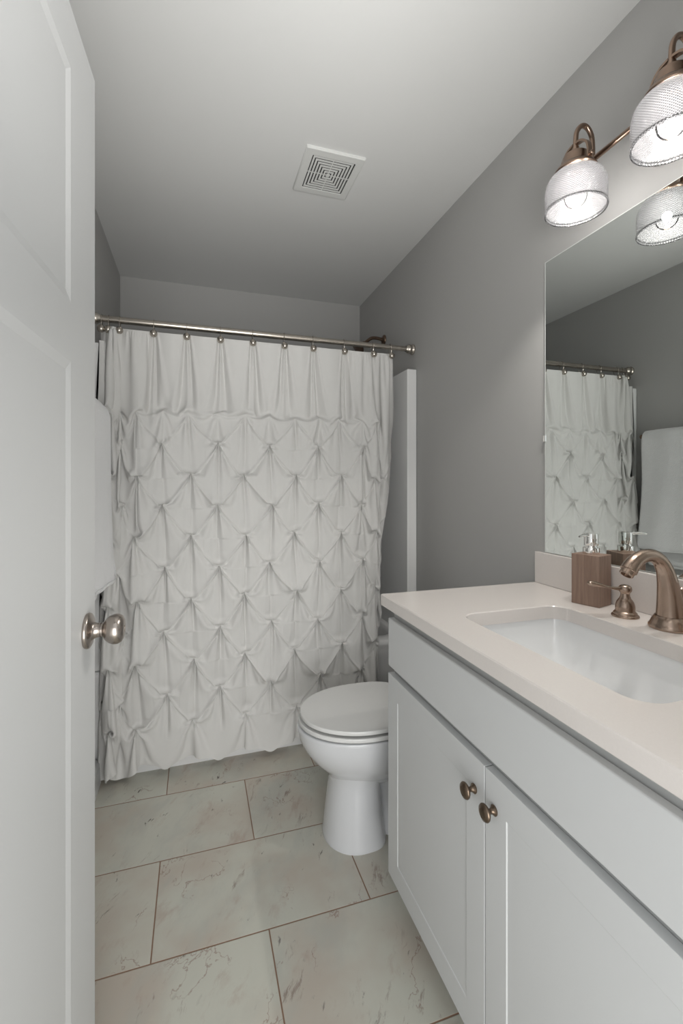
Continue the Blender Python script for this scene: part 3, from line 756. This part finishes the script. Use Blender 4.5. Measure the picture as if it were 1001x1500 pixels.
# ------------------------------------------------------------------ faucet: spout and two levers
sp0 = Vector((1.019, .752, ZT+.0003))
fs = empty('faucet', sp0, label='brushed bronze widespread faucet behind the sink, arched spout with a lever handle on each side', cat='faucet')
fb_ = MB().lathe([(0, 0), (.0425, 0), (.0435, .003), (.0425, .0065), (.0405, .009), (.0385, .013), (.0365, .018), (.0325, .025), (.0300, .028)], 56).build('base', M['copper'], None, angle=35)
path = [(0, 0, .020), (-.001, 0, .045), (-.004, 0, .075), (-.009, 0, .105), (-.018, 0, .132), (-.034, 0, .154), (-.056, 0, .1655), (-.080, 0, .1655), (-.101, 0, .158), (-.117, 0, .145), (-.1245, 0, .136)]
rr_ = [.0290, .0265, .0235, .0205, .0175, .0152, .0143, .0145, .0152, .0165, .0172]
S_ = spline([p+(r,) for p, r in zip(path, rr_)], 6)
spt = MB().tube([p[:3] for p in S_], [p[3] for p in S_], 32).build('spout', M['copper'], fs, angle=60)
dn = (Vector(path[-1])-Vector(path[-2])).normalized(); q = dn.to_track_quat('Z', 'Y').to_matrix().to_4x4()
MB().lathe([(.0172, -.001), (.0150, .0005), (.0142, .0015), (.0142, .010), (.0130, .0115), (.0105, .0115), (.0105, .007), (0, .007)], 36, Matrix.Translation(path[-1]) @ q).build('aerator', M['copper'], spt, angle=35); fb_.parent = spt
MB().lathe([(0, .055), (.004, .055), (.004, .075), (.0065, .078), (.0065, .086), (.003, .089), (0, .089)], 16, Matrix.Translation((.036, 0, 0))).tube([(.036, 0, .0), (.036, 0, .06)], .003, 8).build('lift_rod', M['copper'], fs)
def lever(y, sgn):
    e_ = MB().lathe([(0, 0), (.0300, 0), (.0305, .002), (.0292, .0045), (.0265, .006), (.0260, .009), (.0235, .012), (.0218, .0135), (.0212, .017), (.0216, .021), (.0210, .028), (.0185, .036), (.0145, .0420), (.0125, .0445), (.0120, .047), (.0105, .050), (.0100, .056), (.0118, .0595)], 44).build('handle', M['copper'], fs, angle=30); e_.location = (1.004-sp0.x, y-sp0.y, 0)
    MB().lathe([(.0115, .0585), (.0140, .062), (.0148, .0665), (.0140, .0715), (.0105, .0755), (.0070, .0770), (0, .0775)], 36).build('hub', M['copper'], e_, angle=50)
    # lever: a tapering neck that opens into a flat paddle
    dirv = Vector((-.93, .30*sgn, 0)).normalized() if sgn > 0 else Vector((-.80, -.60, 0)).normalized(); side = Vector((-dirv.y, dirv.x, 0)); rings = []
    for t_, w_, h_, z_ in spline([(0, .0062, .0062, .067), (.014, .0048, .0048, .0675), (.030, .0045, .0036, .069), (.046, .0062, .0030, .0725), (.062, .0080, .0052, .0765), (.077, .0085, .0066, .0795), (.088, .0070, .0054, .0810), (.0935, .0018, .0010, .0808)], 4):
        c_ = dirv*t_; rings.append([tuple(c_+side*(w_*math.cos(a))+Vector((0, 0, z_+h_*math.sin(a)))) for a in [2*math.pi*k/20 for k in range(20)]])
    MB().loft(rings).build('lever', M['copper'], e_, angle=60)
lever(.853, 1)
lever(.650, -1)

# ------------------------------------------------------------------ soap dispenser
c0 = Vector((.9815, .9985)); d1 = Vector((.285, -.9585)); d2 = Vector((.9585, .285)); L1, L2 = .0742, .0640
cc = c0+d1*L1/2+d2*L2/2
sd = empty('soap_dispenser', (cc.x, cc.y, ZT+.0003), math.atan2(d1.y, d1.x), label='square brown wooden soap dispenser with chrome pump beside the backsplash', cat='soap dispenser')
MB().box((-L1/2, -L2/2, 0), (L1/2, L2/2, .135)).build('body', M['wood'], sd, smooth=False, bevel=.0012)
pz = .135
MB().lathe([(0, pz), (.0205, pz), (.0208, pz+.001), (.0208, pz+.017), (.0200, pz+.018), (.0160, pz+.018), (.0160, pz+.019), (0, pz+.019)], 40, Matrix.Translation((0, 0, 0))).build('collar', M['chrome'], sd, angle=35)
MB().lathe([(0, pz+.019), (.0145, pz+.019), (.0145, pz+.022), (.0172, pz+.0235), (.0176, pz+.0245), (.0176, pz+.054), (.0168, pz+.0555), (0, pz+.0556)], 40).build('pump', M['chrome'], sd, angle=35)
MB().tube([(0, -.008, pz+.0515), (0, -.045, pz+.0525), (0, -.060, pz+.0505)], [.0042, .0036, .0026], 14).build('nozzle', M['chrome'], sd)

# ------------------------------------------------------------------ mirror
MX = 1.0845; MY1, MY0, MZ0, MZ1 = 1.2135, .350, -.2195+H, .724+H
mi = empty('mirror', (XR, (MY0+MY1)/2, MZ0), label='large frameless wall mirror above the backsplash, reflecting the curtain and towel', cat='mirror')
def ml(p): return Vector(p)-Vector((XR, (MY0+MY1)/2, MZ0))
MB().box(ml((MX, MY0, MZ0)), ml((XR-.0005, MY1, MZ1))).build('plate', M['edge'], mi, smooth=False)
MB().box(ml((MX-.0006, MY0+.0025, MZ0+.0015)), ml((MX-.0001, MY1-.004, MZ1-.0025))).build('glass', M['silver'], mi, smooth=False)
for yy, zz in ((MY1, .140+H), ):
    MB().box(ml((MX-.004, yy-.004, zz)), ml((XR-.001, yy+.005, zz+.022))).build('clip', M['chrome'], mi, smooth=False, bevel=.001)

# ------------------------------------------------------------------ vanity light
BX, BZ = .980, .842+H; LY = [.927, .680]; LC = sum(LY)/2; SXc = .925
vl = empty('vanity_light', (XR, LC, BZ), label='two-lamp bronze vanity light with ribbed glass shades above the mirror', cat='wall light')
def lp(p): return Vector(p)-Vector((XR, LC, BZ))
R2 = Matrix.Rotation(-math.pi/2, 4, 'Y')
MB().lathe([(0, .001), (.062, .001), (.063, .004), (.060, .010), (.054, .014), (.040, .018), (.018, .021), (.010, .026), (.010, .110), (0, .112)], 48, R2).build('wall_plate', M['bronze'], vl, angle=40)
MB().tube([lp((BX, LY[0]+.004, BZ)), lp((BX, LY[1]-.004, BZ))], .0068, 20).build('bar', M['bronze'], vl)
GZ = .699+H                     # rim of the glass
for i, yy in enumerate(LY):
    a = spline([(BX, yy, BZ-.002), (BX, yy, BZ+.035), (BX-.004, yy, BZ+.062), (BX-.018, yy, BZ+.080), (BX-.036, yy, BZ+.080), (BX-.051, yy, BZ+.062), (SXc, yy, BZ+.038), (SXc, yy, BZ+.012)], 6)
    MB().tube([lp(p) for p in a], .0062, 18).build('arm', M['bronze'], vl)
    f = MB(); base = Matrix.Translation(lp((SXc, yy, GZ)))
    f.lathe([(.0350, .0955), (.0500, .0965), (.0515, .0995), (.0505, .1035), (.0450, .111), (.0380, .1145), (.0335, .1160), (.0320, .1185), (.0310, .1350), (.0285, .1420), (.0210, .1475), (.0110, .1500), (.0085, .1520), (.0080, .163), (0, .164)], 44, base)
    fit = f.build('fitter', M['bronze'], vl, angle=30)
    # bail: two straps over the fitter with a thumb screw
    b = MB()
    for s_ in (-1, 1):
        pth = spline([(0, s_*.0425, .110), (0, s_*.0425, .134), (0, s_*.0370, .152), (0, s_*.0220, .166), (0, s_*.0040, .171)], 5); rings = []
        for k, p in enumerate(pth):
            a_ = Vector(pth[max(k-1, 0)]); c_ = Vector(pth[min(k+1, len(pth)-1)]); tn = (c_-a_).normalized(); nn = tn.cross(Vector((1, 0, 0)))
            rings.append([tuple(Vector(p)+Vector((x, 0, 0))+nn*n_) for x, n_ in ((-.0062, -.0026), (.0062, -.0026), (.0062, .0026), (-.0062, .0026))])
        b.loft(rings, mx=base)
        b.lathe([(0, 0), (.0055, 0), (.0055, .006), (.0035, .008), (0, .0085)], 16, base @ Matrix.Translation((0, s_*.0450, .118)) @ Matrix.Rotation(-s_*math.pi/2, 4, 'X'))
    b.build('bail', M['bronze'], fit, angle=35)
    g2 = MB(); t_ = .0025
    po = [(.0728, 0), (.0740, .003), (.0733, .0065), (.0712, .009), (.0722, .020), (.0728, .045), (.0718, .061), (.0680, .076), (.0600, .088), (.0490, .0955), (.0300, .0975), (.0165, .0975)]
    so = spline(po, 3); pi_ = [(r-t_, z+(.0015 if k == 0 else 0)-(.001 if z > .07 else 0)) for k, (r, z) in enumerate(so)]
    g2.lathe(list(reversed(pi_))+so, 72)
    gl = g2.build('lamp_shade', M['shade'], vl, angle=60); gl.location = lp((SXc, yy, GZ))
    bl = MB().lathe([(0, -.030), (.010, -.0285), (.019, -.023), (.0255, -.014), (.028, -.002), (.0265, .010), (.021, .022), (.0155, .033), (.0130, .042), (.0130, .060), (0, .060)], 32).build('bulb', M['bulbglass'], vl, angle=60)
    bl.location = lp((SXc, yy, GZ+.040))
    # the burning filament: a small ball of light inside the clear bulb
    pl = bpy.data.lights.new('lamp_light', 'POINT'); pl.energy = BULB; pl.shadow_soft_size = .012; pl.color = (1, .965, .91)
    po_ = bpy.data.objects.new('lamp_light', pl); COL.objects.link(po_); po_.location = (SXc, yy, GZ+.044)
    MB().lathe([(0, .058), (.0145, .058), (.0145, .098), (0, .098)], 24).build('socket', M['bronze'], bl, angle=30)
